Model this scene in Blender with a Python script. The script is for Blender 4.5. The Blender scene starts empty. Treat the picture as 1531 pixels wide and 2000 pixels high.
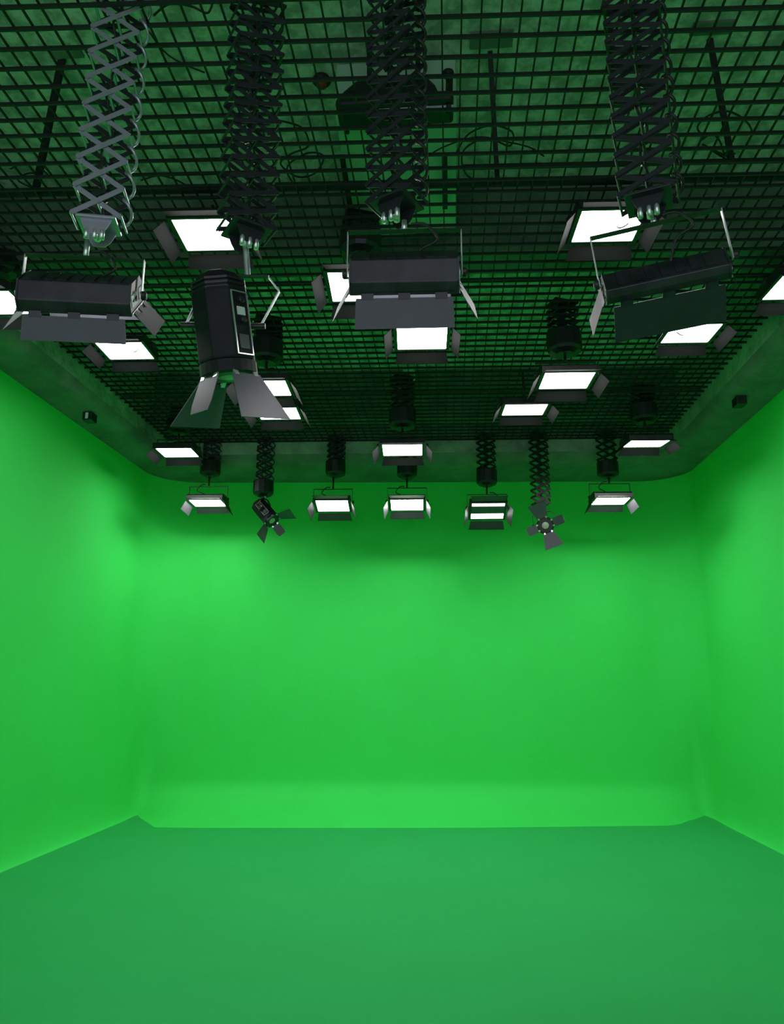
import bpy, math, random
from mathutils import Vector, Matrix, Euler
R = math.radians
C = bpy.context.scene.collection
scene = bpy.context.scene

# ------------------------------------------------------------------ camera
EYE, FPX, PITCH, YAW = 1.6, 1444.0, 13.21, 4.28
cd = bpy.data.cameras.new('camera'); cam = bpy.data.objects.new('camera', cd); C.objects.link(cam)
cd.sensor_fit = 'VERTICAL'; cd.sensor_height = 24.0; cd.lens = 24.0 * FPX / 2000.0
cd.clip_start = 0.05; cd.clip_end = 60
cam.location = (0, 0, EYE); cam.rotation_euler = (R(90 + PITCH), 0, R(YAW))
scene.camera = cam
# ------------------------------------------------------------------ world, colour management
w = bpy.data.worlds.new('world'); scene.world = w; w.use_nodes = True
w.node_tree.nodes['Background'].inputs[0].default_value = (0.85, 0.86, 1.0, 1)
w.node_tree.nodes['Background'].inputs[1].default_value = 1.15
vs = scene.view_settings
vs.view_transform = 'Standard'; vs.look = 'None'; vs.gamma = 1; vs.use_curve_mapping = False
vs.exposure = 0.12
LAMP = 21.0            # radiance of the lit lamp faces
LAMP_BACK = 52.0       # lamps of the back row
scene.cycles.use_denoising = True
scene.cycles.max_bounces = 8; scene.cycles.diffuse_bounces = 5; scene.cycles.glossy_bounces = 2
scene.cycles.sample_clamp_indirect = 6

# ------------------------------------------------------------------ pixel of the photograph -> point on a real plane
MW = Euler((R(90 + PITCH), 0, R(YAW))).to_matrix()
def ray(px, py): return MW @ Vector(((px - 765.5) / FPX, (1000 - py) / FPX, -1.0))
def at_z(px, py, z):
    d = ray(px, py); t = (z - EYE) / d.z; return Vector((0, 0, EYE)) + d * t
def at_y(px, py, y):
    d = ray(px, py); return Vector((0, 0, EYE)) + d * (y / d.y)

# ------------------------------------------------------------------ materials
def mat(name, col, rough=0.6, metal=0.0, noise=None, bump=None, spec=0.5, coat=0):
    m = bpy.data.materials.new(name); m.use_nodes = True
    nt = m.node_tree; b = nt.nodes['Principled BSDF']
    b.inputs['Base Color'].default_value = (*col, 1); b.inputs['Roughness'].default_value = rough
    b.inputs['Metallic'].default_value = metal; b.inputs['Specular IOR Level'].default_value = spec
    tc = nt.nodes.new('ShaderNodeTexCoord')
    if noise:
        sc, col2, lo, hi = noise
        n = nt.nodes.new('ShaderNodeTexNoise'); n.inputs['Scale'].default_value = sc; n.inputs['Detail'].default_value = 6
        n.inputs['Roughness'].default_value = 0.65
        r = nt.nodes.new('ShaderNodeValToRGB'); r.color_ramp.elements[0].position = lo; r.color_ramp.elements[1].position = hi
        r.color_ramp.elements[0].color = (*col2, 1); r.color_ramp.elements[1].color = (*col, 1)
        nt.links.new(tc.outputs['Object'], n.inputs['Vector']); nt.links.new(n.outputs['Fac'], r.inputs['Fac'])
        nt.links.new(r.outputs['Color'], b.inputs['Base Color'])
    if bump:
        n2 = nt.nodes.new('ShaderNodeTexNoise'); n2.inputs['Scale'].default_value = bump[0]; n2.inputs['Detail'].default_value = 5
        bp = nt.nodes.new('ShaderNodeBump'); bp.inputs['Strength'].default_value = bump[1]; bp.inputs['Distance'].default_value = 0.02
        nt.links.new(tc.outputs['Object'], n2.inputs['Vector']); nt.links.new(n2.outputs['Fac'], bp.inputs['Height'])
        nt.links.new(bp.outputs['Normal'], b.inputs['Normal'])
    return m
def emis(name, col, strength):
    m = bpy.data.materials.new(name); m.use_nodes = True
    nt = m.node_tree; nt.nodes.remove(nt.nodes['Principled BSDF'])
    e = nt.nodes.new('ShaderNodeEmission'); e.inputs[0].default_value = (*col, 1); e.inputs[1].default_value = strength
    nt.links.new(e.outputs[0], nt.nodes['Material Output'].inputs[0]); return m

M_WALL = mat('chroma_green_paint', (0.046, 0.68, 0.115), 0.75, noise=(1.3, (0.044, 0.66, 0.105), 0.35, 0.65), spec=0.2)
M_FLOOR = mat('matte_green_floor_vinyl', (0.028, 0.40, 0.105), 0.8, noise=(0.9, (0.025, 0.375, 0.093), 0.3, 0.7), spec=0.1)
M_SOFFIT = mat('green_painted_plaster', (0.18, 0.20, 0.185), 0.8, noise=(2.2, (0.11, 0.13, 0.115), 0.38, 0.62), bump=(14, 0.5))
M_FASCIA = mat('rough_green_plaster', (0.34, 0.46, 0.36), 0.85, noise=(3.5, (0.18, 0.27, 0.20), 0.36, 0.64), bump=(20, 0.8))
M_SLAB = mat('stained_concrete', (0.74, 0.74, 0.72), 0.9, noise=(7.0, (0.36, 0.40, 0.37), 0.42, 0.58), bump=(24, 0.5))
M_BEAM = mat('dark_concrete', (0.19, 0.23, 0.20), 0.9, noise=(3.0, (0.10, 0.14, 0.11), 0.38, 0.62), bump=(20, 0.5))
M_GRID = mat('black_painted_steel', (0.006, 0.008, 0.008), 0.6)
M_BLACK = mat('black_powder_coat', (0.014, 0.014, 0.017), 0.45, noise=(30, (0.009, 0.009, 0.012), 0.4, 0.6))
M_SPOT = mat('black_spotlight_housing', (0.010, 0.011, 0.014), 0.6, noise=(12, (0.006, 0.007, 0.010), 0.4, 0.6), spec=0.25)
M_HOUS = mat('charcoal_lamp_housing', (0.022, 0.022, 0.030), 0.42, noise=(7, (0.007, 0.007, 0.010), 0.40, 0.60))
M_DARKDOOR = mat('matt_black_barn_door', (0.006, 0.007, 0.007), 0.8, spec=0.15)
M_DOOR = mat('grey_barn_door_metal', (0.075, 0.072, 0.095), 0.5, noise=(6, (0.06, 0.058, 0.078), 0.35, 0.65))
M_CHAR = mat('charcoal_barn_door_metal', (0.03, 0.029, 0.037), 0.5, noise=(6, (0.022, 0.021, 0.028), 0.35, 0.65))
M_ARM = mat('light_grey_anodised_metal', (0.42, 0.40, 0.50), 0.35, metal=0.6)
M_ARMD = mat('dark_anodised_metal', (0.035, 0.035, 0.045), 0.38, metal=0.4)
M_STEEL = mat('bare_steel', (0.75, 0.75, 0.78), 0.28, metal=0.8)
M_WHITE = mat('white_label_plate', (0.7, 0.7, 0.74), 0.5)
M_BLUE = mat('blue_plastic', (0.04, 0.12, 0.4), 0.4)
M_RED = mat('red_plastic', (0.35, 0.03, 0.02), 0.5)
M_RUB = mat('black_rubber', (0.012, 0.012, 0.013), 0.5)
M_DUCT = mat('bright_green_paint', (0.42, 0.66, 0.50), 0.6)
M_LENS = mat('frosted_lens_glass', (0.42, 0.40, 0.33), 0.18, spec=0.8)
M_REAR = mat('grey_rear_plaster', (0.35, 0.42, 0.36), 0.9)
E_LAMP = emis('lit_lamp_face', (1.0, 0.985, 0.97), LAMP)
E_DIM = emis('dimmed_back_row_lamp_face', (1.0, 0.985, 0.97), 11.0)
E_LAMPB = emis('lit_back_row_lamp_face', (1.0, 0.985, 0.97), LAMP_BACK)

# ------------------------------------------------------------------ mesh builder
class MB:
    def __init__(s): s.v = []; s.f = []
    def add(s, vs_, fs, mtx=None):
        o = len(s.v)
        for p in vs_:
            p = Vector(p); s.v.append(tuple(mtx @ p) if mtx else tuple(p))
        for f in fs: s.f.append([i + o for i in f])
        return s
    def box(s, c, d, mtx=None):
        x, y, z = c; a, b, e = d[0] / 2, d[1] / 2, d[2] / 2
        vs_ = [(x + i * a, y + j * b, z + k * e) for k in (-1, 1) for j in (-1, 1) for i in (-1, 1)]
        return s.add(vs_, [(0, 2, 3, 1), (4, 5, 7, 6), (0, 1, 5, 4), (2, 6, 7, 3), (0, 4, 6, 2), (1, 3, 7, 5)], mtx)
    def bar(s, p, q, w_, t, up=(0, 1, 0), mtx=None):      # flat bar from p to q, thickness t along up, width w_ across
        p, q, up = Vector(p), Vector(q), Vector(up)
        d = (q - p).normalized(); side = d.cross(up)
        if side.length < 1e-5: side = d.cross(Vector((1, 0, 0)))
        side.normalize(); n = side.cross(d).normalized()
        vs_ = []
        for e in (p, q):
            for i, j in ((-1, -1), (1, -1), (1, 1), (-1, 1)):
                vs_.append(e + side * (i * w_ / 2) + n * (j * t / 2))
        return s.add(vs_, [(0, 1, 2, 3), (7, 6, 5, 4), (0, 4, 5, 1), (1, 5, 6, 2), (2, 6, 7, 3), (3, 7, 4, 0)], mtx)
    def tube(s, pts, r, n=6, mtx=None):
        pts = [Vector(p) for p in pts]; vs_ = []; fs = []
        for i, p in enumerate(pts):
            a = pts[max(i - 1, 0)]; b = pts[min(i + 1, len(pts) - 1)]
            d = (b - a).normalized(); u = d.orthogonal().normalized()
            ref = Vector((0.3, 0.9, 0.31)); u = d.cross(ref)
            u = u.normalized() if u.length > 1e-3 else d.orthogonal().normalized()
            v = d.cross(u)
            for k in range(n):
                t = 2 * math.pi * k / n; vs_.append(p + (u * math.cos(t) + v * math.sin(t)) * r)
        for i in range(len(pts) - 1):
            for k in range(n):
                fs.append((i * n + k, i * n + (k + 1) % n, (i + 1) * n + (k + 1) % n, (i + 1) * n + k))
        fs.append(tuple(range(n - 1, -1, -1))); fs.append(tuple((len(pts) - 1) * n + k for k in range(n)))
        return s.add(vs_, fs, mtx)
    def lathe(s, prof, n=24, mtx=None, ph=0.0):            # prof: (r, z), closed with caps
        vs_ = []; fs = []
        for r, z in prof:
            for k in range(n):
                t = 2 * math.pi * k / n + ph; vs_.append((r * math.cos(t), r * math.sin(t), z))
        for i in range(len(prof) - 1):
            for k in range(n):
                fs.append((i * n + k, i * n + (k + 1) % n, (i + 1) * n + (k + 1) % n, (i + 1) * n + k))
        fs.append(tuple(range(n - 1, -1, -1))); fs.append(tuple((len(prof) - 1) * n + k for k in range(n)))
        return s.add(vs_, fs, mtx)
    def extrude_x(s, prof, x0, x1, mtx=None):             # prof in (y, z)
        n = len(prof); vs_ = [(x0, y, z) for y, z in prof] + [(x1, y, z) for y, z in prof]
        fs = [tuple(range(n)), tuple(range(2 * n - 1, n - 1, -1))] + [(i, i + n, (i + 1) % n + n, (i + 1) % n) for i in range(n)]
        return s.add(vs_, fs, mtx)
    def plate(s, poly, t, mtx=None):                      # flat outline in xy with thickness t along z
        n = len(poly); vs_ = [(x, y, -t / 2) for x, y in poly] + [(x, y, t / 2) for x, y in poly]
        fs = [tuple(range(n - 1, -1, -1)), tuple(range(n, 2 * n))] + [(i, (i + 1) % n, (i + 1) % n + n, i + n) for i in range(n)]
        return s.add(vs_, fs, mtx)
    def build(s, name, m, parent=None, smooth=False, bevel=0.0, rot=None):
        me = bpy.data.meshes.new(name); me.from_pydata(s.v, [], s.f); me.update()
        me.materials.append(m)
        if smooth:
            for p in me.polygons: p.use_smooth = True
        o = bpy.data.objects.new(name, me); C.objects.link(o)
        if parent: o.parent = parent
        if rot: o.rotation_euler = rot
        if bevel:
            b = o.modifiers.new('bevel', 'BEVEL'); b.width = bevel; b.segments = 2; b.limit_method = 'ANGLE'
        return o
def tag(o, label, cat, group=None, kind=None):
    o['label'] = label
    if cat: o['category'] = cat
    if group: o['group'] = group
    if kind: o['kind'] = kind
    return o
def thing(name, label, cat, loc, rz=0, group=None):
    o = bpy.data.objects.new(name, None); o.empty_display_size = 0.1; C.objects.link(o)
    o.location = loc; o.rotation_euler = (0, 0, rz); return tag(o, label, cat, group)
def struct(o): o['kind'] = 'structure'; return o
def spline(pts, n=8):                                      # Catmull-Rom through pts
    pts = [Vector(p) for p in pts]; P = [pts[0]] + pts + [pts[-1]]; out = []
    for i in range(1, len(P) - 2):
        a, b, c, d = P[i - 1:i + 3]
        for k in range(n):
            t = k / n
            out.append(0.5 * ((2 * b) + (c - a) * t + (2 * a - 5 * b + 4 * c - d) * t * t + (3 * b - a - 3 * c + d) * t ** 3))
    out.append(pts[-1]); return out

# ================================================================== the room
GZ = 4.70                 # underside of the open ceiling grid
SOF = 4.42                # soffit under the rim
SLAB = 5.42               # concrete slab
YR = -2.6                 # rear of the room
SK = math.tan(R(2.4))     # the back wall is not quite square to the side walls
def skew(x): return SK * x
# inner outline of the flat floor, read off the photograph and standing on z = 0
lf = at_z(268, 1592, 0); rf = at_z(1362, 1586, 0); rf.y = 10.24
bl0 = at_z(302, 1617, 0); bl1 = at_z(1318, 1612, 0)
XL, XR = at_z(0, 1705, 0).x, at_z(1531, 1670, 0).x
floor_back = [(XL, lf.y - 0.45), (lf.x - 0.008, lf.y - 0.12), (lf.x, lf.y)]
for px, py in ((276, 1599), (287, 1606), (302, 1616)):
    p = at_z(px, py, 0); floor_back.append((p.x, p.y))
for px in range(380, 1301, 92):
    p = at_z(px, 1617 if px < 900 else 1617 - (px - 900) * 0.011, 0); floor_back.append((p.x, p.y))
for px, py in ((1314, 1612), (1330, 1609), (1342, 1604), (1352, 1596)):
    p = at_z(px, py, 0); floor_back.append((p.x, min(p.y, 9.98)))
floor_back += [(rf.x, rf.y), (rf.x + 0.04, rf.y - 0.25), (XR, rf.y - 0.7)]
WL, WR = XL - 0.10, XR + 0.10
SKW = math.tan(R(3.6))
WB = 10.18                           # back wall: y = WB + SKW * x
def wskew(x): return SKW * x
def wall_path(rad, n=10, inset=0.0):
    """left wall -> corner -> back wall -> corner -> right wall, as (x, y)"""
    xl, xr = WL + inset, WR - inset
    pl = []; yl = WB - inset + wskew(xl); yr = WB - inset + wskew(xr)
    for k in range(13): pl.append((xl, YR + (yl - rad - YR) * k / 12))
    for k in range(1, n + 1):
        a = math.pi - (math.pi / 2) * k / n; x = xl + rad + rad * math.cos(a)
        pl.append((x, yl - rad + rad * math.sin(a) + wskew(rad) * k / n))
    for k in range(1, 13):
        x = xl + rad + (xr - xl - 2 * rad) * k / 12; pl.append((x, WB - inset + wskew(x)))
    for k in range(1, n + 1):
        a = math.pi / 2 - (math.pi / 2) * k / n; x = xr - rad + rad * math.cos(a)
        pl.append((x, yr - rad + rad * math.sin(a) - wskew(rad) * (1 - k / n)))
    for k in range(1, 13): pl.append((xr, yr - rad + (YR - yr + rad) * k / 12))
    return pl
inner = [(XL, YR + (floor_back[0][1] - YR) * k / 16) for k in range(16)] + floor_back + \
        [(XR, floor_back[-1][1] + (YR - floor_back[-1][1]) * k / 16) for k in range(1, 17)]
# flat floor
mb = MB(); mb.add([(x, y, 0) for x, y in inner], [list(range(len(inner)))[::-1]])
me_floor = mb.build('floor', M_FLOOR); struct(me_floor)
mb = MB(); mb.box(((WL + WR) / 2, (YR + 11) / 2, -0.06), (WR - WL + 0.8, 11 - YR + 0.6, 0.1)); struct(mb.build('trim_1', M_REAR))
# cove + wall in three named pieces (left, back, right), one continuous curved surface
COVE, RLO, RHI = 0.40, 0.16, 0.62
ycl, ycr = WB + wskew(WL), WB + wskew(WR)
def corner(side, rad, a):            # a: 0 on the side wall .. 1 on the back wall
    t = math.pi / 2 * a
    if side < 0: return Vector((WL + rad - rad * math.cos(t), ycl - rad + rad * math.sin(t) + wskew(rad) * a))
    return Vector((WR - rad + rad * math.cos(t), ycr - rad + rad * math.sin(t) - wskew(rad) * a))
def outer_pair(p, piece):
    out = []
    for rad in (RLO, RHI):
        if piece == 'back':
            if p.x < WL + rad:
                f = max(0.0, (p.x - lf.x) / (WL + rad - lf.x)); out.append(corner(-1, rad, 0.5 + 0.5 * f))
            elif p.x > WR - rad:
                f = max(0.0, (rf.x - p.x) / (rf.x - (WR - rad))); out.append(corner(1, rad, 0.5 + 0.5 * f))
            else: out.append(Vector((p.x, WB + wskew(p.x))))
        else:
            sd, tip, yc, X = (-1, lf, ycl, WL) if piece == 'left' else (1, rf, ycr, WR)
            y0 = min(yc - rad, tip.y - 0.08)
            if p.y <= y0: out.append(Vector((X, p.y)))
            else: out.append(corner(sd, rad, 0.5 * min(1, (p.y - y0) / (tip.y - y0))))
    return out
iv = [Vector(p) for p in inner]
k_l = next(i for i, p in enumerate(iv) if (p - Vector((lf.x, lf.y))).length < 1e-4)
k_r = next(i for i, p in enumerate(iv) if (p - Vector((rf.x, rf.y))).length < 1e-4)
NT = 12
for nm, piece, a, b in (('wall_left', 'left', 0, k_l), ('wall_back', 'back', k_l, k_r), ('wall_right', 'right', k_r, len(iv) - 1)):
    IN = []
    for i in range(a, b):
        m = max(2, int((iv[i + 1] - iv[i]).length / 0.06)) if min(abs(i - k_l), abs(i - k_r)) < 8 else 4
        IN += [iv[i].lerp(iv[i + 1], k / m) for k in range(m)]
    IN.append(iv[b]); O = [outer_pair(p, piece) for p in IN]; rings = []
    for k in range(NT + 1):
        t = (math.pi / 2) * k / NT
        rings.append([(p.x + (o[0].x - p.x) * math.sin(t), p.y + (o[0].y - p.y) * math.sin(t), COVE * (1 - math.cos(t))) for p, o in zip(IN, O)])
    for z in (0.5, 0.65, 0.85, 1.1, 1.4, 1.8, 2.3, 2.8, 3.4, 4.0, SOF + 0.02):
        f = min(1, (z - COVE) / 1.4); f = f * f * (3 - 2 * f)
        rings.append([(*o[0].lerp(o[1], f), z) for o in O])
    cols = len(IN); mb = MB()
    mb.add([q for r_ in rings for q in r_],
           [(k * cols + i, k * cols + i + 1, (k + 1) * cols + i + 1, (k + 1) * cols + i) for k in range(len(rings) - 1) for i in range(cols - 1)])
    struct(mb.build(nm, M_WALL, smooth=True))
# rim: flat soffit out to the wall and a rough upstand up to the grid
GL, GR = -3.60, 2.82
GB = 9.18                            # y of the grid's far edge = GB + skew(x)
hw = wall_path(0.62, inset=-0.03)
def rim_path():
    rad = 0.12; pl = []; yl = GB + skew(GL); yr = GB + skew(GR)
    for k in range(13): pl.append((GL, YR + (yl - rad - YR) * k / 12))
    for k in range(1, 11):
        a = math.pi - (math.pi / 2) * k / 10; pl.append((GL + rad + rad * math.cos(a), yl - rad + rad * math.sin(a)))
    for k in range(1, 13):
        x = GL + rad + (GR - GL - 2 * rad) * k / 12; pl.append((x, GB + skew(x)))
    for k in range(1, 11):
        a = math.pi / 2 - (math.pi / 2) * k / 10; pl.append((GR - rad + rad * math.cos(a), yr - rad + rad * math.sin(a)))
    for k in range(1, 13): pl.append((GR, yr - rad + (YR - yr + rad) * k / 12))
    return pl
rp = rim_path(); nP = len(hw)
assert len(rp) == nP
def blend(a, b, t): return (a[0] + (b[0] - a[0]) * t, a[1] + (b[1] - a[1]) * t)
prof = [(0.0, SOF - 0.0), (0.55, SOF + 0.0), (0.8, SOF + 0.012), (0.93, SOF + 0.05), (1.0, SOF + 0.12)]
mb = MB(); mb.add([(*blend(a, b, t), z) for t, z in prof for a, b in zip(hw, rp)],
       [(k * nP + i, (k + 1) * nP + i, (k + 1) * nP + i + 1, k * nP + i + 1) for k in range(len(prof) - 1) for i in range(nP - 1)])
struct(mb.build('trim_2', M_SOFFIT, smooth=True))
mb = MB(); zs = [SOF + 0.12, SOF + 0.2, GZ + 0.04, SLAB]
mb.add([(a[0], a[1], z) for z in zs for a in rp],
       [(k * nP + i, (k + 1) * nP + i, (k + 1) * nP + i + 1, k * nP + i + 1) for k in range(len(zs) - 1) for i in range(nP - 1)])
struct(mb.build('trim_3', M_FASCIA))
# outer walls above the soffit so that nothing leaks
# slab with two downstand beams
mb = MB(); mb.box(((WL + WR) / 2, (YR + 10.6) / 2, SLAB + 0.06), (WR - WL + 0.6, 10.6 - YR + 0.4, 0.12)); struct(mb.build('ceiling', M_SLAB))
for k, (y0, y1, zb) in enumerate(((5.02, 5.34, 4.80), (8.55, 8.85, 4.80))):
    mb = MB(); xs = (GL + 0.01, GR - 0.01)
    vs_ = []
    for x in xs:
        for y, z in ((y0, SLAB), (y0, zb), (y1, zb), (y1, SLAB)): vs_.append((x, y + skew(x), z))
    mb.add(vs_, [(0, 1, 2, 3), (7, 6, 5, 4), (0, 4, 5, 1), (1, 5, 6, 2), (2, 6, 7, 3), (3, 7, 4, 0)])
    struct(mb.build('trim_%d' % (4 + k), M_BEAM))

# ================================================================== open steel grid
grid = thing('ceiling_grid', 'black open steel grid hung as a false ceiling across the studio', 'grid', (0, 0, GZ))
mb = MB(); y = GB - 0.02; 
while y > YR + 0.1:
    jit = 0.002 * math.sin(y * 37)
    mb.bar((GL + 0.005, y + skew(GL) + jit, 0.010), (GR - 0.005, y + skew(GR) + jit, 0.010), 0.012, 0.020, up=(0, 0, 1)); y -= 0.118
mb.build('cross_bars', M_GRID, grid)
mb = MB(); x = GL + 0.03
while x < GR - 0.01:
    mb.bar((x, YR + 0.05, 0.025), (x, GB + skew(x) - 0.005, 0.025), 0.0085, 0.012, up=(0, 0, 1)); x += 0.0945
mb.build('long_bars', M_GRID, grid)

def pipe(name, label, p, q, r, m=M_GRID, cat='pipe', group=None):
    o = MB().tube([p, q], r, 10).build(name, m, smooth=False); return tag(o, label, cat, group)
def row_pt(x, y, z): return (x, y + skew(x), z)
yv = at_z(765, 366, GZ + 0.07).y
pipe('support_pipe', 'thick black pipe across the grid above the nearest hanging lamps', row_pt(GL + 0.02, yv, GZ + 0.07), row_pt(GR - 0.02, yv, GZ + 0.07), 0.022)
yv = at_z(1000, 318, GZ + 0.10).y
pipe('support_pipe', 'black double conduit over the grid left of the right pantograph', row_pt(at_z(905, 318, GZ + .1).x, yv, GZ + 0.09), row_pt(GR - 0.02, yv, GZ + 0.09), 0.018)
yv = at_z(765, 556, GZ + 0.06).y
pipe('support_pipe', 'black pipe across the middle of the grid', row_pt(GL + 0.02, yv, GZ + 0.07), row_pt(GR - 0.02, yv, GZ + 0.07), 0.016)
yv = at_z(765, 768, GZ + 0.06).y
pipe('support_pipe', 'black pipe across the far part of the grid', row_pt(GL + 0.02, yv, GZ + 0.07), row_pt(GR - 0.02, yv, GZ + 0.07), 0.022)

# hanging struts, duct, ventilation unit and loose cables above the grid
def strut(a, b, za, zb, r, label):
    p = at_z(*a, za); q = at_z(*b, zb)
    o = MB().bar(p, q, r * 2, r, up=(0, 1, 0)); o = o.build('hanger_strut', M_GRID)
    o['label'] = label; o['category'] = 'strut'; return o
strut((122, 112), (68, 380), SLAB - 0.0, GZ + 0.04, 0.022, 'black slanting strut above the grid left of the light grey pantograph')
strut((957, 100), (972, 365), SLAB - 0.0, GZ + 0.04, 0.015, 'black near-upright strut above the grid right of the ventilation unit')
strut((1386, 76), (1430, 320), SLAB - 0.0, GZ + 0.04, 0.017, 'black slanting strut above the grid right of the rightmost near pantograph')
# ceiling plates of the struts
for (a, b, lab) in (((100, 98), (165, 108), 'dark steel plate on the slab at the top of the left strut'),
                 ((918, 62), (1000, 88), 'dark steel plate on the slab at the top of the middle strut'),
                 ((1355, 42), (1425, 62), 'dark steel plate on the slab at the top of the right strut')):
    p = at_z(*a, SLAB); q = at_z(*b, SLAB)
    o = MB().box(((p.x + q.x) / 2, (p.y + q.y) / 2, SLAB - 0.008), (abs(q.x - p.x), max(abs(p.y - q.y), 0.06), 0.016)).build('anchor_plate', M_BEAM)
    tag(o, lab, 'plate', 'plates on the slab')

ZD = 5.02
pa = at_z(654, 228, ZD); pb = at_z(892, 428, ZD - 0.2)
du = thing('air_duct', 'bright green air duct above the grid behind the middle pantograph', 'duct', (0, 0, 0))
x0, x1 = pa.x, at_z(892, 232, ZD).x
yb = 4.93; ya = pa.y
mb = MB()
mb.extrude_x([(ya, ZD), (yb + 0.0, ZD - 0.12), (yb, SLAB - 0.01), (ya, SLAB - 0.01)], x0, x1)
mb.build('duct_body', M_DUCT, du, bevel=0.01)
for px in (668, 868):
    a = at_z(px, 292, ZD - 0.03); b = at_z(px, 402, ZD - 0.13)
    MB().bar((a.x, a.y, ZD - 0.075), (a.x + 0.0, b.y, ZD - 0.150), 0.035, 0.02, up=(0, 0, 1)).build('strap', M_GRID, du)
p = at_z(678, 257, ZD - 0.03); MB().lathe([(0.014, 0), (0.014, -0.02)], 12, Matrix.Translation((p.x, p.y, ZD - 0.02))).build('bolt', M_GRID, du)
# dark ventilation unit in front of the duct
vu = thing('ventilation_unit', 'dark rounded ventilation unit under the slab above the middle pantograph', 'ventilation unit', (0, 0, 0))
yu = ya - 0.16
c0 = at_y(658, 226, yu); c1 = at_y(886, 226, yu); ct = at_y(770, 168, yu)
W = (c1.x - c0.x) / 2; cx = (c0.x + c1.x) / 2; H = ct.z - c0.z
sil = [(-W, 0), (-W, .25 * H), (-.86 * W, .55 * H), (-.66 * W, .9 * H), (-.5 * W, H), (.35 * W, H), (.55 * W, .93 * H), (.7 * W, .6 * H), (.76 * W, .3 * H), (W, .3 * H), (W, 0)]
Mt = Matrix.Translation((cx, yu + 0.02, c0.z)) @ Matrix.Rotation(R(90), 4, 'X')
MB().plate(sil, 0.20, Mt).build('casing', M_BLACK, vu, bevel=0.02)
p0 = at_y(876, 222, yu); p1 = at_y(878, 150, yu)
MB().tube([(p0.x, yu - 0.02, p0.z), (p1.x, yu - 0.02, p1.z)], 0.022, 10).build('pipe_stub', M_BLACK, vu, smooth=True)
p2 = at_y(872, 150, yu); MB().lathe([(0.012, -0.02), (0.034, -0.01), (0.034, 0.012), (0.014, 0.026)], 14, Matrix.Translation((p2.x + 0.01, yu - 0.02, p1.z))).build('pipe_cap', M_BLACK, vu, smooth=True)
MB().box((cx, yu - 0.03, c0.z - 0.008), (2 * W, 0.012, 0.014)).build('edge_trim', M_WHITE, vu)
MB().bar((cx - 0.45 * W, yu + 0.02, c0.z + H - 0.02), (cx - 0.45 * W, yu + 0.02, SLAB), 0.03, 0.01).build('hanger', M_BLACK, vu)
MB().bar((cx + 0.4 * W, yu + 0.02, c0.z + H - 0.02), (cx + 0.4 * W, yu + 0.02, SLAB), 0.03, 0.01).build('hanger', M_BLACK, vu)
# second duct piece seen far off through the grid
q0 = at_z(786, 722, 4.90); q1 = at_z(811, 745, 4.90)
o = MB().box(((q0.x + q1.x) / 2, (q0.y + q1.y) / 2, 5.16), (q1.x - q0.x, abs(q1.y - q0.y), 0.52)).build('air_duct', M_DUCT, bevel=0.01)
tag(o, 'small bright green duct end seen through the far part of the grid', 'duct')
# red detector
p = at_z(628, 154, SLAB)
det = thing('smoke_detector', 'round dark red detector on the slab left of the ventilation unit', 'detector', (p.x, p.y, SLAB))
MB().lathe([(0.055, 0.0), (0.06, -0.02), (0.045, -0.035)], 20).build('base', M_BLACK, det, smooth=False)
MB().lathe([(0.036, -0.035), (0.034, -0.055), (0.015, -0.065)], 20).build('cap', M_RED, det, smooth=True)

def loops(name, label, pts, z, r=0.006):
    P = []
    for i, (px, py) in enumerate(pts):
        q = at_z(px, py, z + 0.03 * math.sin(i * 1.7)); P.append(q)
    o = MB().tube(spline(P, 7), r, 5).build(name, M_RUB, smooth=True); tag(o, label, 'cable')
CZ = GZ + 0.10
loops('cable', 'thin black cable looping over the grid right of the second near pantograph', [(545, 235), (590, 250), (602, 285), (570, 300), (548, 320), (580, 345), (615, 338), (632, 305), (598, 300), (560, 330), (590, 372), (640, 360)], CZ)
loops('cable', 'black cable arching over the grid beside the middle strut', [(890, 300), (915, 262), (960, 245), (1000, 258), (995, 285), (950, 270), (905, 295), (910, 340), (950, 358), (975, 345)], CZ)
loops('cable', 'thin black cable trailing from the middle strut to the right', [(800, 330), (860, 290), (930, 268), (985, 276), (1035, 288), (1062, 305), (1040, 292)], CZ + 0.04, 0.005)
loops('cable', 'black cable looping over the grid beside the right strut', [(1375, 268), (1362, 248), (1385, 225), (1425, 218), (1460, 240), (1470, 262)], CZ)
loops('cable', 'tangled black cable at the foot of the right strut', [(1368, 275), (1390, 262), (1405, 275), (1415, 300), (1432, 318), (1400, 300), (1372, 282), (1420, 305), (1435, 300)], CZ)
loops('cable', 'black cable sagging over the grid right of the light grey pantograph', [(300, 30), (330, 8), (372, 12), (405, 25), (416, 0)], CZ + 0.1)
loops('cable', 'thin black cable crossing the cells right of the light grey pantograph', [(290, 60), (320, 100), (352, 122), (400, 142)], CZ + 0.1, 0.005)
loops('cable', 'tangled black cable over the grid below the left strut', [(20, 330), (45, 318), (70, 322), (95, 345), (60, 338), (35, 352), (80, 372), (110, 368)], CZ)
loops('cable', 'black cable lying on the grid left of the second near pantograph', [(275, 352), (310, 343), (345, 352), (385, 375)], CZ)

# small boxes on the soffit
def sensor(px, py, label, plate):
    p = at_z(px, py, SOF)
    t = thing('sensor_box', label, 'sensor', (p.x, p.y, SOF))
    MB().box((0, 0, -0.045), (0.10, 0.13, 0.09)).build('casing', M_BLACK, t, bevel=0.005)
    if plate: MB().box((0.0, -0.067, -0.045), (0.03, 0.006, 0.065)).build('plate', M_WHITE, t)
    else: MB().box((0.0, -0.067, -0.045), (0.04, 0.006, 0.04)).build('eye', M_RUB, t)
sensor(176, 808, 'small black box with a white plate under the left rim', True)
sensor(1443, 777, 'small black box under the right rim', False)

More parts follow.
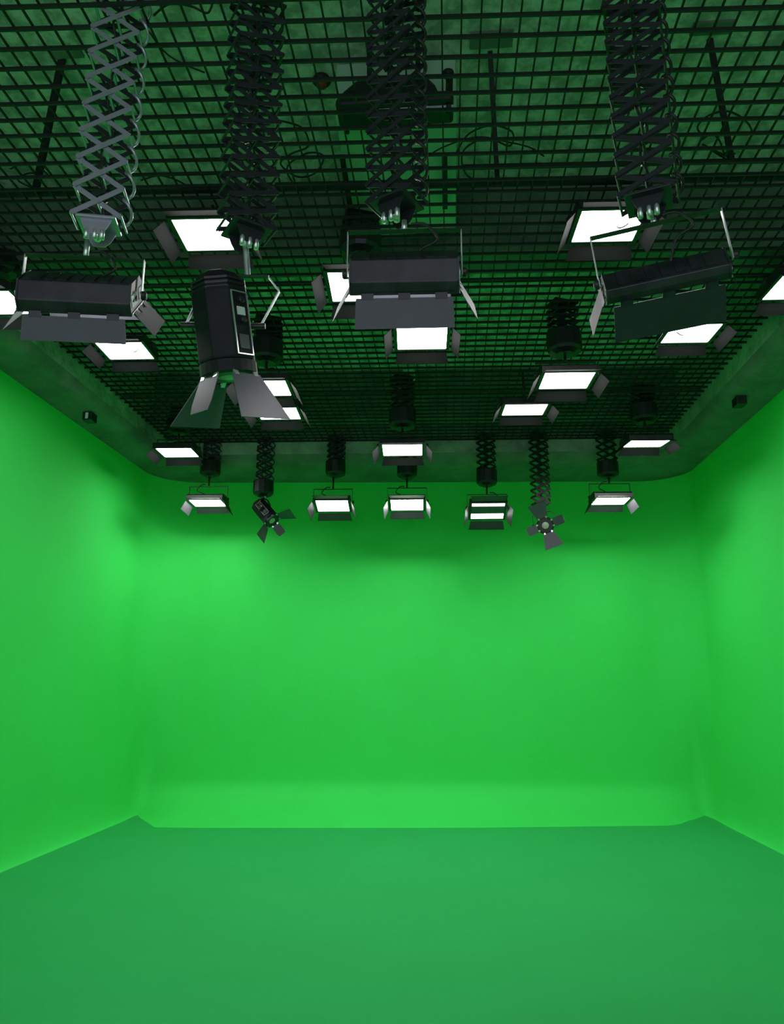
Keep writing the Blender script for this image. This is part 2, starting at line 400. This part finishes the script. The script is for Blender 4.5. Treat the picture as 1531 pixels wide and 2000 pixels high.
# ================================================================== pantographs
def pantograph(loc, ztop, stages, label, group, a=0.11, yaw=0.0, m=M_ARMD, arms=False, drum=False, coil=True, dy=0.07, bw=0.022, mcoil=M_RUB, lower=0.09, cat='pantograph'):
    """scissor hanger: loc = point where the lamp spigot starts (bottom), ztop = grid"""
    t = thing('pantograph_hanger', label, cat, loc, yaw, group)
    zt = ztop - loc[2]; z0 = lower; L = zt - z0; st = L / stages
    if arms:
        for sgn in (-1, 1):
            for i in range(stages):
                za, zb = z0 + i * st, z0 + (i + 1) * st
                for k, (xa, xb) in enumerate(((-a, a), (a, -a))):
                    y = sgn * dy + (0.004 if k else -0.004)
                    MB().bar((xa, y, za), (xb, y, zb), bw, 0.004, up=(0, 1, 0)).build('scissor_arm', m if sgn < 0 else M_ARMD, t)  # rear arms always dark: the light pantograph's shaded side put into the colour
    mb = MB()
    def rod(x, z, r_):
        q = MB() if arms else mb
        q.tube([(x, -dy - 0.008, z), (x, dy + 0.008, z)], r_, 6)
        if arms: q.build('hinge_rod', m, t)
    for i in range(stages + 1):
        for x in (-a, a): rod(x, z0 + i * st, 0.006)
    for i in range(stages): rod(0, z0 + (i + .5) * st, 0.007)
    if not arms:
        for sgn in (-1, 1):
            for i in range(stages):
                za, zb = z0 + i * st, z0 + (i + 1) * st
                for k, (xa, xb) in enumerate(((-a, a), (a, -a))):
                    mb.bar((xa, sgn * dy + (0.004 if k else -0.004), za), (xb, sgn * dy + (0.004 if k else -0.004), zb), bw, 0.004, up=(0, 1, 0))
        mb.build('scissor_frame', m, t)
    # plates top and bottom
    MB().box((0, 0, z0 - 0.012), (2 * a * 0.8, 2 * dy + 0.03, 0.012)).build('lower_bracket', m, t, bevel=0.002)
    MB().box((0, 0, zt + 0.004), (2 * a, 2 * dy + 0.03, 0.012)).build('upper_bracket', m, t, bevel=0.002)
    if arms:
        for sgn in (-1, 1):
            MB().plate([(-0.07, 0.0), (0.07, 0.0), (0.045, -0.055), (0.02, -0.08), (-0.03, -0.08), (-0.05, -0.05)], 0.004,
                   Matrix.Translation((0, sgn * 0.05, z0 - 0.01)) @ Matrix.Rotation(R(90), 4, 'X')).build('side_plate', m, t)
        for x in (-0.035, 0.0, 0.03):
            MB().lathe([(0.011, -0.02), (0.011, 0.02), (0.006, 0.03)], 10, Matrix.Translation((x, -0.045, 0.0))).build('clamp_bolt', M_STEEL, t, smooth=True)
    if drum:
        h = min(0.17, L * 0.7); r = a * 1.3
        MB().lathe([(r * 0.55, -0.028), (r * 0.9, -0.005), (r, 0.02), (r, h), (r * 0.95, h + 0.01)], 12, Matrix.Translation((0, 0, z0 - 0.04))).build('cable_drum', M_BLACK, t)
    MB().tube([(0, 0, z0 - 0.01), (0, 0, 0.0)], 0.014, 10).build('spigot', M_STEEL if arms else m, t, smooth=True)
    if coil:
        pts = []
        for i in range(stages * 12 + 1):
            u = i / 12.0; pts.append((a * 0.86 + 0.020 * (1 - math.cos(2 * math.pi * u)), 0.02 + 0.030 * math.sin(2 * math.pi * u), z0 + u * st))
        MB().tube(pts, 0.0075, 6).build('coiled_cable', mcoil, t, smooth=True)
        pts = []
        for i in range(stages * 8 + 1):
            u = i / 8.0; pts.append((0.02 * math.sin(u * 2.3), 0.03 * math.cos(2 * math.pi * u), z0 + u * st))
        MB().tube(pts, 0.006, 5).build('lift_cable', M_RUB, t, smooth=True)
    return t

# ================================================================== bank lights (flat lamp with barn doors)
def door_poly(wd, ln, flare): return [(-wd / 2, 0), (wd / 2, 0), (wd / 2 + flare, ln), (-wd / 2 - flare, ln)]
def bank_light(loc, yaw, tilt, label, group, w_=0.42, d_=0.34, lit=True, emi=None, doors=(35, 35, 35, 35), dl=0.14, yoke=0.15, near=False, mdoor=None, hh=0.12, roll=0, cap=M_HOUS, topz=None, inset=0.055, side=0.05):
    """origin = tilt pivot; lamp face looks down (-Z) before tilting about X"""
    t = thing('bank_light', label, 'studio light', loc, yaw, group)
    t.rotation_euler = (0, roll, yaw)
    rt = (tilt, 0, 0); hw, hd = w_ / 2 + 0.025, d_ / 2 + 0.02
    mdoor = mdoor or M_DOOR
    z0 = -0.045
    mb = MB(); prof = [(-hd, z0), (-hd, z0 + side), (-hd + inset, z0 + hh), (hd - inset, z0 + hh), (hd, z0 + side), (hd, z0)]
    n = len(prof); mb.v = [(x, y, z) for x in (-hw, hw) for y, z in prof]
    mb.f = [list(range(n)), list(range(2 * n - 1, n - 1, -1))] + [[i, i + n, i + n + 1, i + 1] for i in range(n - 1)]
    body = mb.build('housing', M_HOUS, t, bevel=0.004, rot=rt)
    if near:
        mb = MB()
        for k in range(7):
            mb.box((-hw * 0.72 + k * hw * 0.24, 0, z0 + hh + 0.002), (hw * 0.16, (hd - inset) * 1.5, 0.004))
        mb.build('vent_ribs', M_HOUS, t, rot=rt)
    # lamp face
    mb = MB(); mb.box((0, 0, z0 - 0.001), (w_, d_, 0.006)); fe = mb.build('lamp_face', emi or E_LAMP, t, rot=rt)
    if not near: fe['label'] = 'glowing white lamp face'
    mb = MB()
    for sy in (-1, 1): mb.box((0, sy * (d_ / 2 + 0.01), z0 - 0.004), (w_ + 0.05, 0.02, 0.014))
    for sx in (-1, 1): mb.box((sx * (w_ / 2 + 0.0125), 0, z0 - 0.004), (0.025, d_, 0.014))
    mb.build('rim', M_HOUS, t, rot=rt)
    for sx in (-1, 1):
        mb = MB(); mb.extrude_x([(-hd - 0.004, z0 - 0.01), (-hd - 0.004, z0 + side + 0.002), (-hd + inset, z0 + hh + 0.004), (hd - inset, z0 + hh + 0.004), (hd + 0.004, z0 + side + 0.002), (hd + 0.004, z0 - 0.01)], sx * hw - 0.004, sx * hw + 0.004)
        ec = mb.build('end_plate', cap, t, rot=rt)
        if near:
            for yy in (-hd * 0.52, hd * 0.52):
                MB().box((sx * (hw + 0.006), yy, z0 + hh * 0.42), (0.004, hd * 0.72, hh * 0.45)).build('control_panel', M_WHITE, ec)
                MB().box((sx * (hw + 0.010), yy + 0.015, z0 + hh * 0.42), (0.006, 0.022, 0.018)).build('switch', M_RUB, ec)
                MB().box((sx * (hw + 0.010), yy - 0.02, z0 + hh * 0.42), (0.005, 0.02, 0.008)).build('slot', M_RUB, ec)
            MB().box((sx * (hw + 0.006), 0, z0 - 0.002), (0.006, 2 * hd, 0.010)).build('edge_strip', M_STEEL, ec)
    # barn doors: near, far, left, right
    spec = ((0, -hd - 0.012, doors[0], 180, w_ * 1.02), (0, hd + 0.012, doors[1], 0, w_ * 1.02), (-hw - 0.012, 0, doors[2], 90, d_), (hw + 0.012, 0, doors[3], -90, d_))
    for x, y, ang, rz, wd in spec:
        if ang is None: continue
        # the plate lies along +Y, hinge at the origin; ang = opening away from the light's axis
        Mx = Matrix.Translation((x, y, z0 - 0.008)) @ Matrix.Rotation(R(rz), 4, 'Z') @ Matrix.Rotation(R(-(90 - ang)), 4, 'X')
        dr = MB().plate([(px_, py_ + 0.012) for px_, py_ in door_poly(wd, dl, 0.006 if near else 0.02)], 0.003, Mx).build('barn_door', mdoor, t, rot=rt)
        if near:
            for u in (-0.38, 0, 0.38): MB().box((u * wd, 0.006, 0), (0.05, 0.026, 0.006), Mx).build('hinge', M_HOUS, dr)
    # yoke
    hy = yoke; X = hw + 0.022
    my = M_STEEL if near else M_BLACK
    for sx in (-1, 1): MB().bar((sx * X, 0, -0.015), (sx * X, 0, hy), 0.022, 0.004, up=(1, 0, 0)).build('yoke_arm', my, t)
    MB().box((0, 0, hy), (2 * X + 0.004, 0.028, 0.006)).build('yoke_bar', M_BLACK, t)
    for sx in (-1, 1):
        MB().lathe([(0.02, 0), (0.02, 0.014), (0.013, 0.02)], 12, Matrix.Translation((sx * (X + 0.002), 0, 0)) @ Matrix.Rotation(sx * R(90), 4, 'Y')).build('tilt_knob', M_RUB, t, smooth=False)
    MB().tube([(0, 0, hy), (0, 0, (hy + 0.06) if topz is None else topz)], 0.012, 8).build('mounting_stud', M_STEEL if near else M_BLACK, t, smooth=True)
    # supply cable
    s = 1 if (int(loc[0] * 100) % 2) else -1
    cp = spline([(s * 0.03, -0.02, hy + 0.02), (s * 0.09, -0.03, hy + 0.01), (s * 0.14, -0.03, hy - 0.06), (s * 0.07, 0.0, hy - 0.09), (s * 0.03, 0.02, hh * 0.6)], 6)
    MB().tube(cp, 0.006, 6).build('supply_cable', M_RUB, t, smooth=True)
    return t

# ---- overhead lamps just under the grid: px, py, height of the lamp face above the eye, label, tilt, hanger
OV = [
 (412, 457, 2.90, 'bright bank light partly behind the second near pantograph', 0, 0),
 (1187, 440, 3.00, 'bright bank light just left of the rightmost near pantograph', 0, 0),
 (-12, 590, 2.85, 'bright bank light cut off by the left picture edge', 0, 1),
 (1562, 560, 2.95, 'bright bank light cut off by the right picture edge', 0, 0),
 (245, 684, 3.00, 'bright bank light just below the left barn-door lamp', 0, 0),
 (824, 660, 2.86, 'bright bank light just below the middle barn-door lamp', -5, 0),
 (703, 559, 2.72, 'bright bank light half hidden behind the middle barn-door lamp', -4, 1),
 (1349, 650, 3.00, 'bright bank light just below the right barn-door lamp', 0, 0),
 (1106, 742, 2.55, 'bright bank light below the round black drum, right of centre', 0, 1),
 (1024, 799, 2.72, 'bright bank light just below and left of the drum-hung lamp', 3, 0),
 (347, 883, 2.72, 'bright bank light at the far left corner of the grid', 0, 1),
 (786, 878, 2.45, 'bright bank light at the centre in front of the far rim', -2, 1),
 (1262, 865, 2.60, 'bright bank light at the far right corner of the grid', 6, 1),
 (543, 806, 2.72, 'bright bank light behind the tip of the large spotlight barn door', 0, 0),
 (518, 757, 2.60, 'bright bank light hidden behind the large spotlight barn doors', 0, 1),
]
for px, py, h, lab, tl, hang in OV:
    p = at_z(px, py, EYE + h)
    yk = 0.11 if hang else 0.06
    hgt = GZ - (p.z + 0.045)
    bank_light((p.x, p.y, p.z + 0.045), SK if abs(px - 765) > 0 else 0, R(tl), lab, None, w_=0.415, d_=0.345,
               doors=(72, 48, 38, 38), dl=0.10, mdoor=M_DARKDOOR, yoke=min(yk, hgt - 0.03), hh=0.075, topz=(yk + 0.07) if hang else hgt + 0.012)
    if hang:
        pantograph((p.x, p.y, p.z + 0.045 + yk + 0.074), GZ + 0.16, 7, 'retracted black pantograph above the ' + lab.replace('bright ', ''), None, a=0.115, yaw=0.4, m=M_BLACK, drum=True, coil=True, lower=0.07)

# ---- back row
def hang_back(px, pt, py, kind, label, plabel, zdrum=True, tilt=-14, yaw=0.0, st=6, pb=None, **kw):
    Y = 8.72
    p = at_y(px, py, Y + skew(0)); 
    return p
BR = [  # px of lamp, py of face, py of the pantograph's foot, px of pantograph, tilt, drum, stages
 (406, 981, 932, 410, -2, True, 5, 'lit bank light of the back row, farthest left', 'short black pantograph with a round drum, farthest left of the back row'),
 (650, 987, 932, 655, -14, True, 6, 'lit bank light of the back row, between the dark spotlight and the centre lamp', 'closed black pantograph right of the dark spotlight'),
 (795, 985, 935, 795, -12, True, 5, 'lit bank light of the back row straight below the centre overhead lamp', 'black pantograph with a drum under the centre overhead lamp'),
 (952, 998, 950, 951, -26, True, 7, 'lit bank light with a dark bar across its face in the back row', 'black zigzag pantograph left of the spotlight facing the camera'),
 (1192, 977, 934, 1188, -2, True, 6, 'lit bank light of the back row, farthest right', 'black zigzag pantograph with a drum, farthest right of the back row'),
]
YB = 9.0
for px, py, pf, ppx, tl, dr, st, lab, plab in BR:
    p = at_y(px, py, YB)
    q = at_y(ppx, pf, YB)
    near_door = 4
    t = bank_light((p.x, p.y, p.z + 0.04), SK + (0.0), R(tl), lab, None, w_=0.40, d_=0.30, emi=E_DIM if px in (650, 952) else E_LAMPB, doors=(82, 64, 24, 24), dl=0.12, mdoor=M_CHAR,
               yoke=0.17, hh=0.08, topz=max(q.z - p.z - 0.04, 0.19))
    if tl < -20:
        bar = MB().box((0, -0.03, -0.058), (0.40, 0.14, 0.008)).build('diffuser_strip', M_DOOR, t, rot=(R(tl), 0, 0))
    pantograph((q.x, q.y, q.z), GZ + 0.0, st, plab, None, a=0.10, yaw=0.35, m=M_BLACK, drum=dr, coil=True, lower=0.072, bw=0.026)

# ================================================================== spotlights
def spotlight(loc, aim, label, scale=1.0, roll=0.0, near=False, yoke_up=(0, 0, 1), doors=(38, 38, 38, 38), group=None, lens=None, yoke=0.2, studtop=None, axis=None, panel=0):
    """origin = pivot; body looks along -Z local of the head, turned to aim"""
    t = thing('spotlight', label, 'studio light', loc, 0, group)
    q = Vector(aim).normalized().to_track_quat('-Z', 'Y')
    Rm = q.to_matrix().to_4x4() @ Matrix.Rotation(roll, 4, 'Z') @ Matrix.Diagonal((scale, scale, scale, 1))
    def B(mb, name, m, par=None, sm=False, bev=0.0):
        o = mb.build(name, m, par or t, smooth=sm, bevel=bev)
        if par is None: o.matrix_local = Rm
        return o
    # octagonal housing with a tapered back
    hs = B(MB().lathe([(0.118, -0.17), (0.125, -0.16), (0.125, 0.12), (0.115, 0.17), (0.085, 0.215), (0.05, 0.23)], 8, ph=R(22.5)), 'housing', M_SPOT, bev=0.006)
    mb = MB()
    for z in (0.135, 0.155, 0.175): mb.lathe([(0.122, z - 0.006), (0.122, z + 0.004)], 8, ph=R(22.5))
    B(mb, 'cooling_fins', M_BLACK)
    B(MB().lathe([(0.10, -0.225), (0.122, -0.22), (0.122, -0.172), (0.10, -0.165)], 24), 'front_ring', M_SPOT, sm=False)
    B(MB().lathe([(0.082, -0.19), (0.078, -0.205), (0.06, -0.222), (0.03, -0.232), (0.005, -0.235)], 24), 'lens', lens or M_LENS, sm=True)
    B(MB().lathe([(0.10, -0.226), (0.10, -0.222), (0.082, -0.20), (0.082, -0.222)], 24), 'lens_rim', M_BLACK)
    # control side
    cp = B(MB().box((0.1165, 0, -0.02), (0.006, 0.085, 0.26)), 'control_panel', M_SPOT)
    cp.matrix_local = Rm @ Matrix.Rotation(R(panel), 4, 'Z')
    mb = MB()
    for s in (-1, 1): mb.box((0.121, s * 0.041, -0.02), (0.006, 0.005, 0.27))
    for s in (-1, 1): mb.box((0.121, 0, -0.02 + s * 0.133), (0.006, 0.085, 0.005))
    mb.build('panel_frame', M_STEEL, cp)
    MB().box((0.122, 0.0, 0.03), (0.006, 0.04, 0.035)).build('display', M_WHITE, cp)
    for z in (0.075, -0.01): MB().lathe([(0.014, 0), (0.014, 0.016), (0.01, 0.02)], 12, Matrix.Translation((0.120, 0, z)) @ Matrix.Rotation(R(90), 4, 'Y')).build('dial', M_RUB, cp)
    MB().box((0.122, 0.0, -0.10), (0.005, 0.05, 0.06)).build('rating_plate', M_DOOR, cp)
    # barn doors
    for k in range(4):
        big = k % 2 == 0
        wd, wo, ln = (0.15, 0.27, 0.225) if big else (0.12, 0.13, 0.17)
        ang = doors[k]
        poly = [(-wd / 2, 0.0), (wd / 2, 0.0), (wo / 2, ln * 0.75), (wo / 2 * 0.86, ln), (-wo / 2 * 0.86, ln), (-wo / 2, ln * 0.75)] if not big else [(-wd / 2, 0), (wd / 2, 0), (wo / 2, ln), (-wo / 2, ln)]
        Mx = Matrix.Rotation(R(90 * k), 4, 'Z') @ Matrix.Translation((0, 0.104, -0.226)) @ Matrix.Rotation(R(-(90 - ang)), 4, 'X')
        d = B(MB().plate([(x, y + 0.008) for x, y in poly], 0.003, Mx), 'barn_door', M_DOOR)
        for u in (-0.35, 0.35): MB().box((u * wd, 0.004, 0), (0.022, 0.028, 0.008), Mx).build('hinge', M_STEEL, d)
    # yoke in world frame, in the plane of the pivot axis
    ax = Vector(axis) if axis else (Rm.to_3x3() @ Vector((1, 0, 0))); ax.z = 0; ax.normalize()
    up = Vector(yoke_up).normalized(); X = 0.16 * scale
    my = M_STEEL if near else M_BLACK
    for s in (-1, 1):
        a0 = ax * (s * X); a1 = ax * (s * X * 1.05) + up * (yoke * 0.7); a2 = ax * (s * X * 0.55) + up * yoke
        mb = MB(); mb.bar(a0, a1, 0.02, 0.005, up=ax); mb.bar(a1, a2, 0.02, 0.005, up=up); mb.build('yoke_arm', my, t)
        MB().tube([ax * (s * 0.12 * scale), ax * (s * (X + 0.02))], 0.013, 10).build('tilt_bolt', M_RUB, t)
    MB().bar(ax * (-X * 0.58) + up * yoke, ax * (X * 0.58) + up * yoke, 0.024, 0.006, up=up).build('yoke_bar', M_BLACK, t)
    MB().tube([up * yoke, Vector(studtop) if studtop else up * (yoke + 0.05)], 0.013, 8).build('mounting_stud', M_STEEL, t)
    return t

p = at_y(517, 1000, YB)
spotlight((p.x, p.y, p.z), (0.55, -0.35, -0.62), 'unlit black spotlight with open barn doors, left in the back row', scale=0.86, roll=0.5, yoke=0.17, doors=(55, 40, 55, 40), studtop=(0, 0, 0.235))
q = at_y(515, 940, YB); pantograph((q.x, q.y, p.z + 0.22), GZ, 6, 'short black zigzag pantograph with a drum above the left spotlight', None, a=0.10, yaw=0.3, m=M_BLACK, drum=True, lower=0.05, bw=0.024)
p = at_y(1064, 1026, YB)
spotlight((p.x, p.y, p.z), (-0.10, -1.0, -0.22), 'unlit black spotlight facing the camera, its lens visible, in the back row', scale=0.86, roll=-0.35, yoke=0.17, doors=(72, 66, 72, 66), studtop=(0, 0, 0.235))
q = at_y(1056, 968, YB); pantograph((q.x, q.y, p.z + 0.22), GZ, 10, 'long black zigzag pantograph above the spotlight facing the camera', None, a=0.10, yaw=0.3, m=M_BLACK, lower=0.05, bw=0.026)

# ================================================================== the four near fixtures
def near_unit(Y, pan_px, pan_py, stages, a, yaw, m, plab, mcoil=M_RUB, dy=0.07, bw=0.022):
    q = at_y(pan_px, pan_py, Y)
    pantograph((q.x, q.y, q.z), GZ + 0.45, stages, plab, None, a=a, yaw=yaw, m=m, arms=True, mcoil=mcoil, dy=dy, bw=bw)
    return q
YN = 2.8
q = near_unit(YN, 190, 470, 11, 0.105, 0.22, M_ARM, 'light grey pantograph at the upper left, opened into wide diamonds', M_ARM, dy=0.055)
p = at_y(160, 572, YN)
bank_light((p.x, p.y, p.z), R(10), R(44), 'black bank light with barn doors seen from behind, at the far left', None, near=True, w_=0.41, d_=0.22, hh=0.11, side=0.042, inset=0.055, yoke=0.17, doors=(30, 20, 40, 40), dl=0.105, topz=q.z - p.z)
q = near_unit(YN + 0.05, 480, 484, 17, 0.11, 0.65, M_ARMD, 'dark pantograph above the large spotlight')
p = at_y(436, 636, YN + 0.05)
spotlight((p.x, p.y, p.z), (0.11, 0.22, -1.0), 'large black spotlight pointing down with splayed grey barn doors', scale=1.0, roll=R(-98), panel=90, near=True, yoke=0.25, yoke_up=(0.42, 0, 1), axis=(1, 0.1, 0), doors=(24, 38, 44, 26), studtop=(q.x - p.x, 0, q.z - p.z))
q = near_unit(YN, 775, 432, 17, 0.11, -0.5, M_ARMD, 'dark pantograph at the top centre in front of the ventilation unit')
p = at_y(790, 534, YN)
bank_light((p.x, p.y, p.z), R(2), R(44), 'black bank light with barn doors seen from behind, at the centre', None, near=True, w_=0.39, d_=0.22, hh=0.12, side=0.042, inset=0.055, yoke=0.20, doors=(30, 20, 32, 32), dl=0.125, topz=q.z - p.z)
q = near_unit(YN, 1270, 425, 16, 0.115, -0.35, M_ARMD, 'dark pantograph at the upper right, tightly folded')
p = at_y(1298, 528, YN)
bank_light((p.x, p.y, p.z), R(-10), R(66), 'black bank light with barn doors seen from behind, at the right', None, near=True, w_=0.43, d_=0.10, hh=0.05, side=0.02, inset=0.015, yoke=0.22, doors=(12, 20, 18, 22), dl=0.165, mdoor=M_CHAR, topz=q.z - p.z, roll=R(-6))
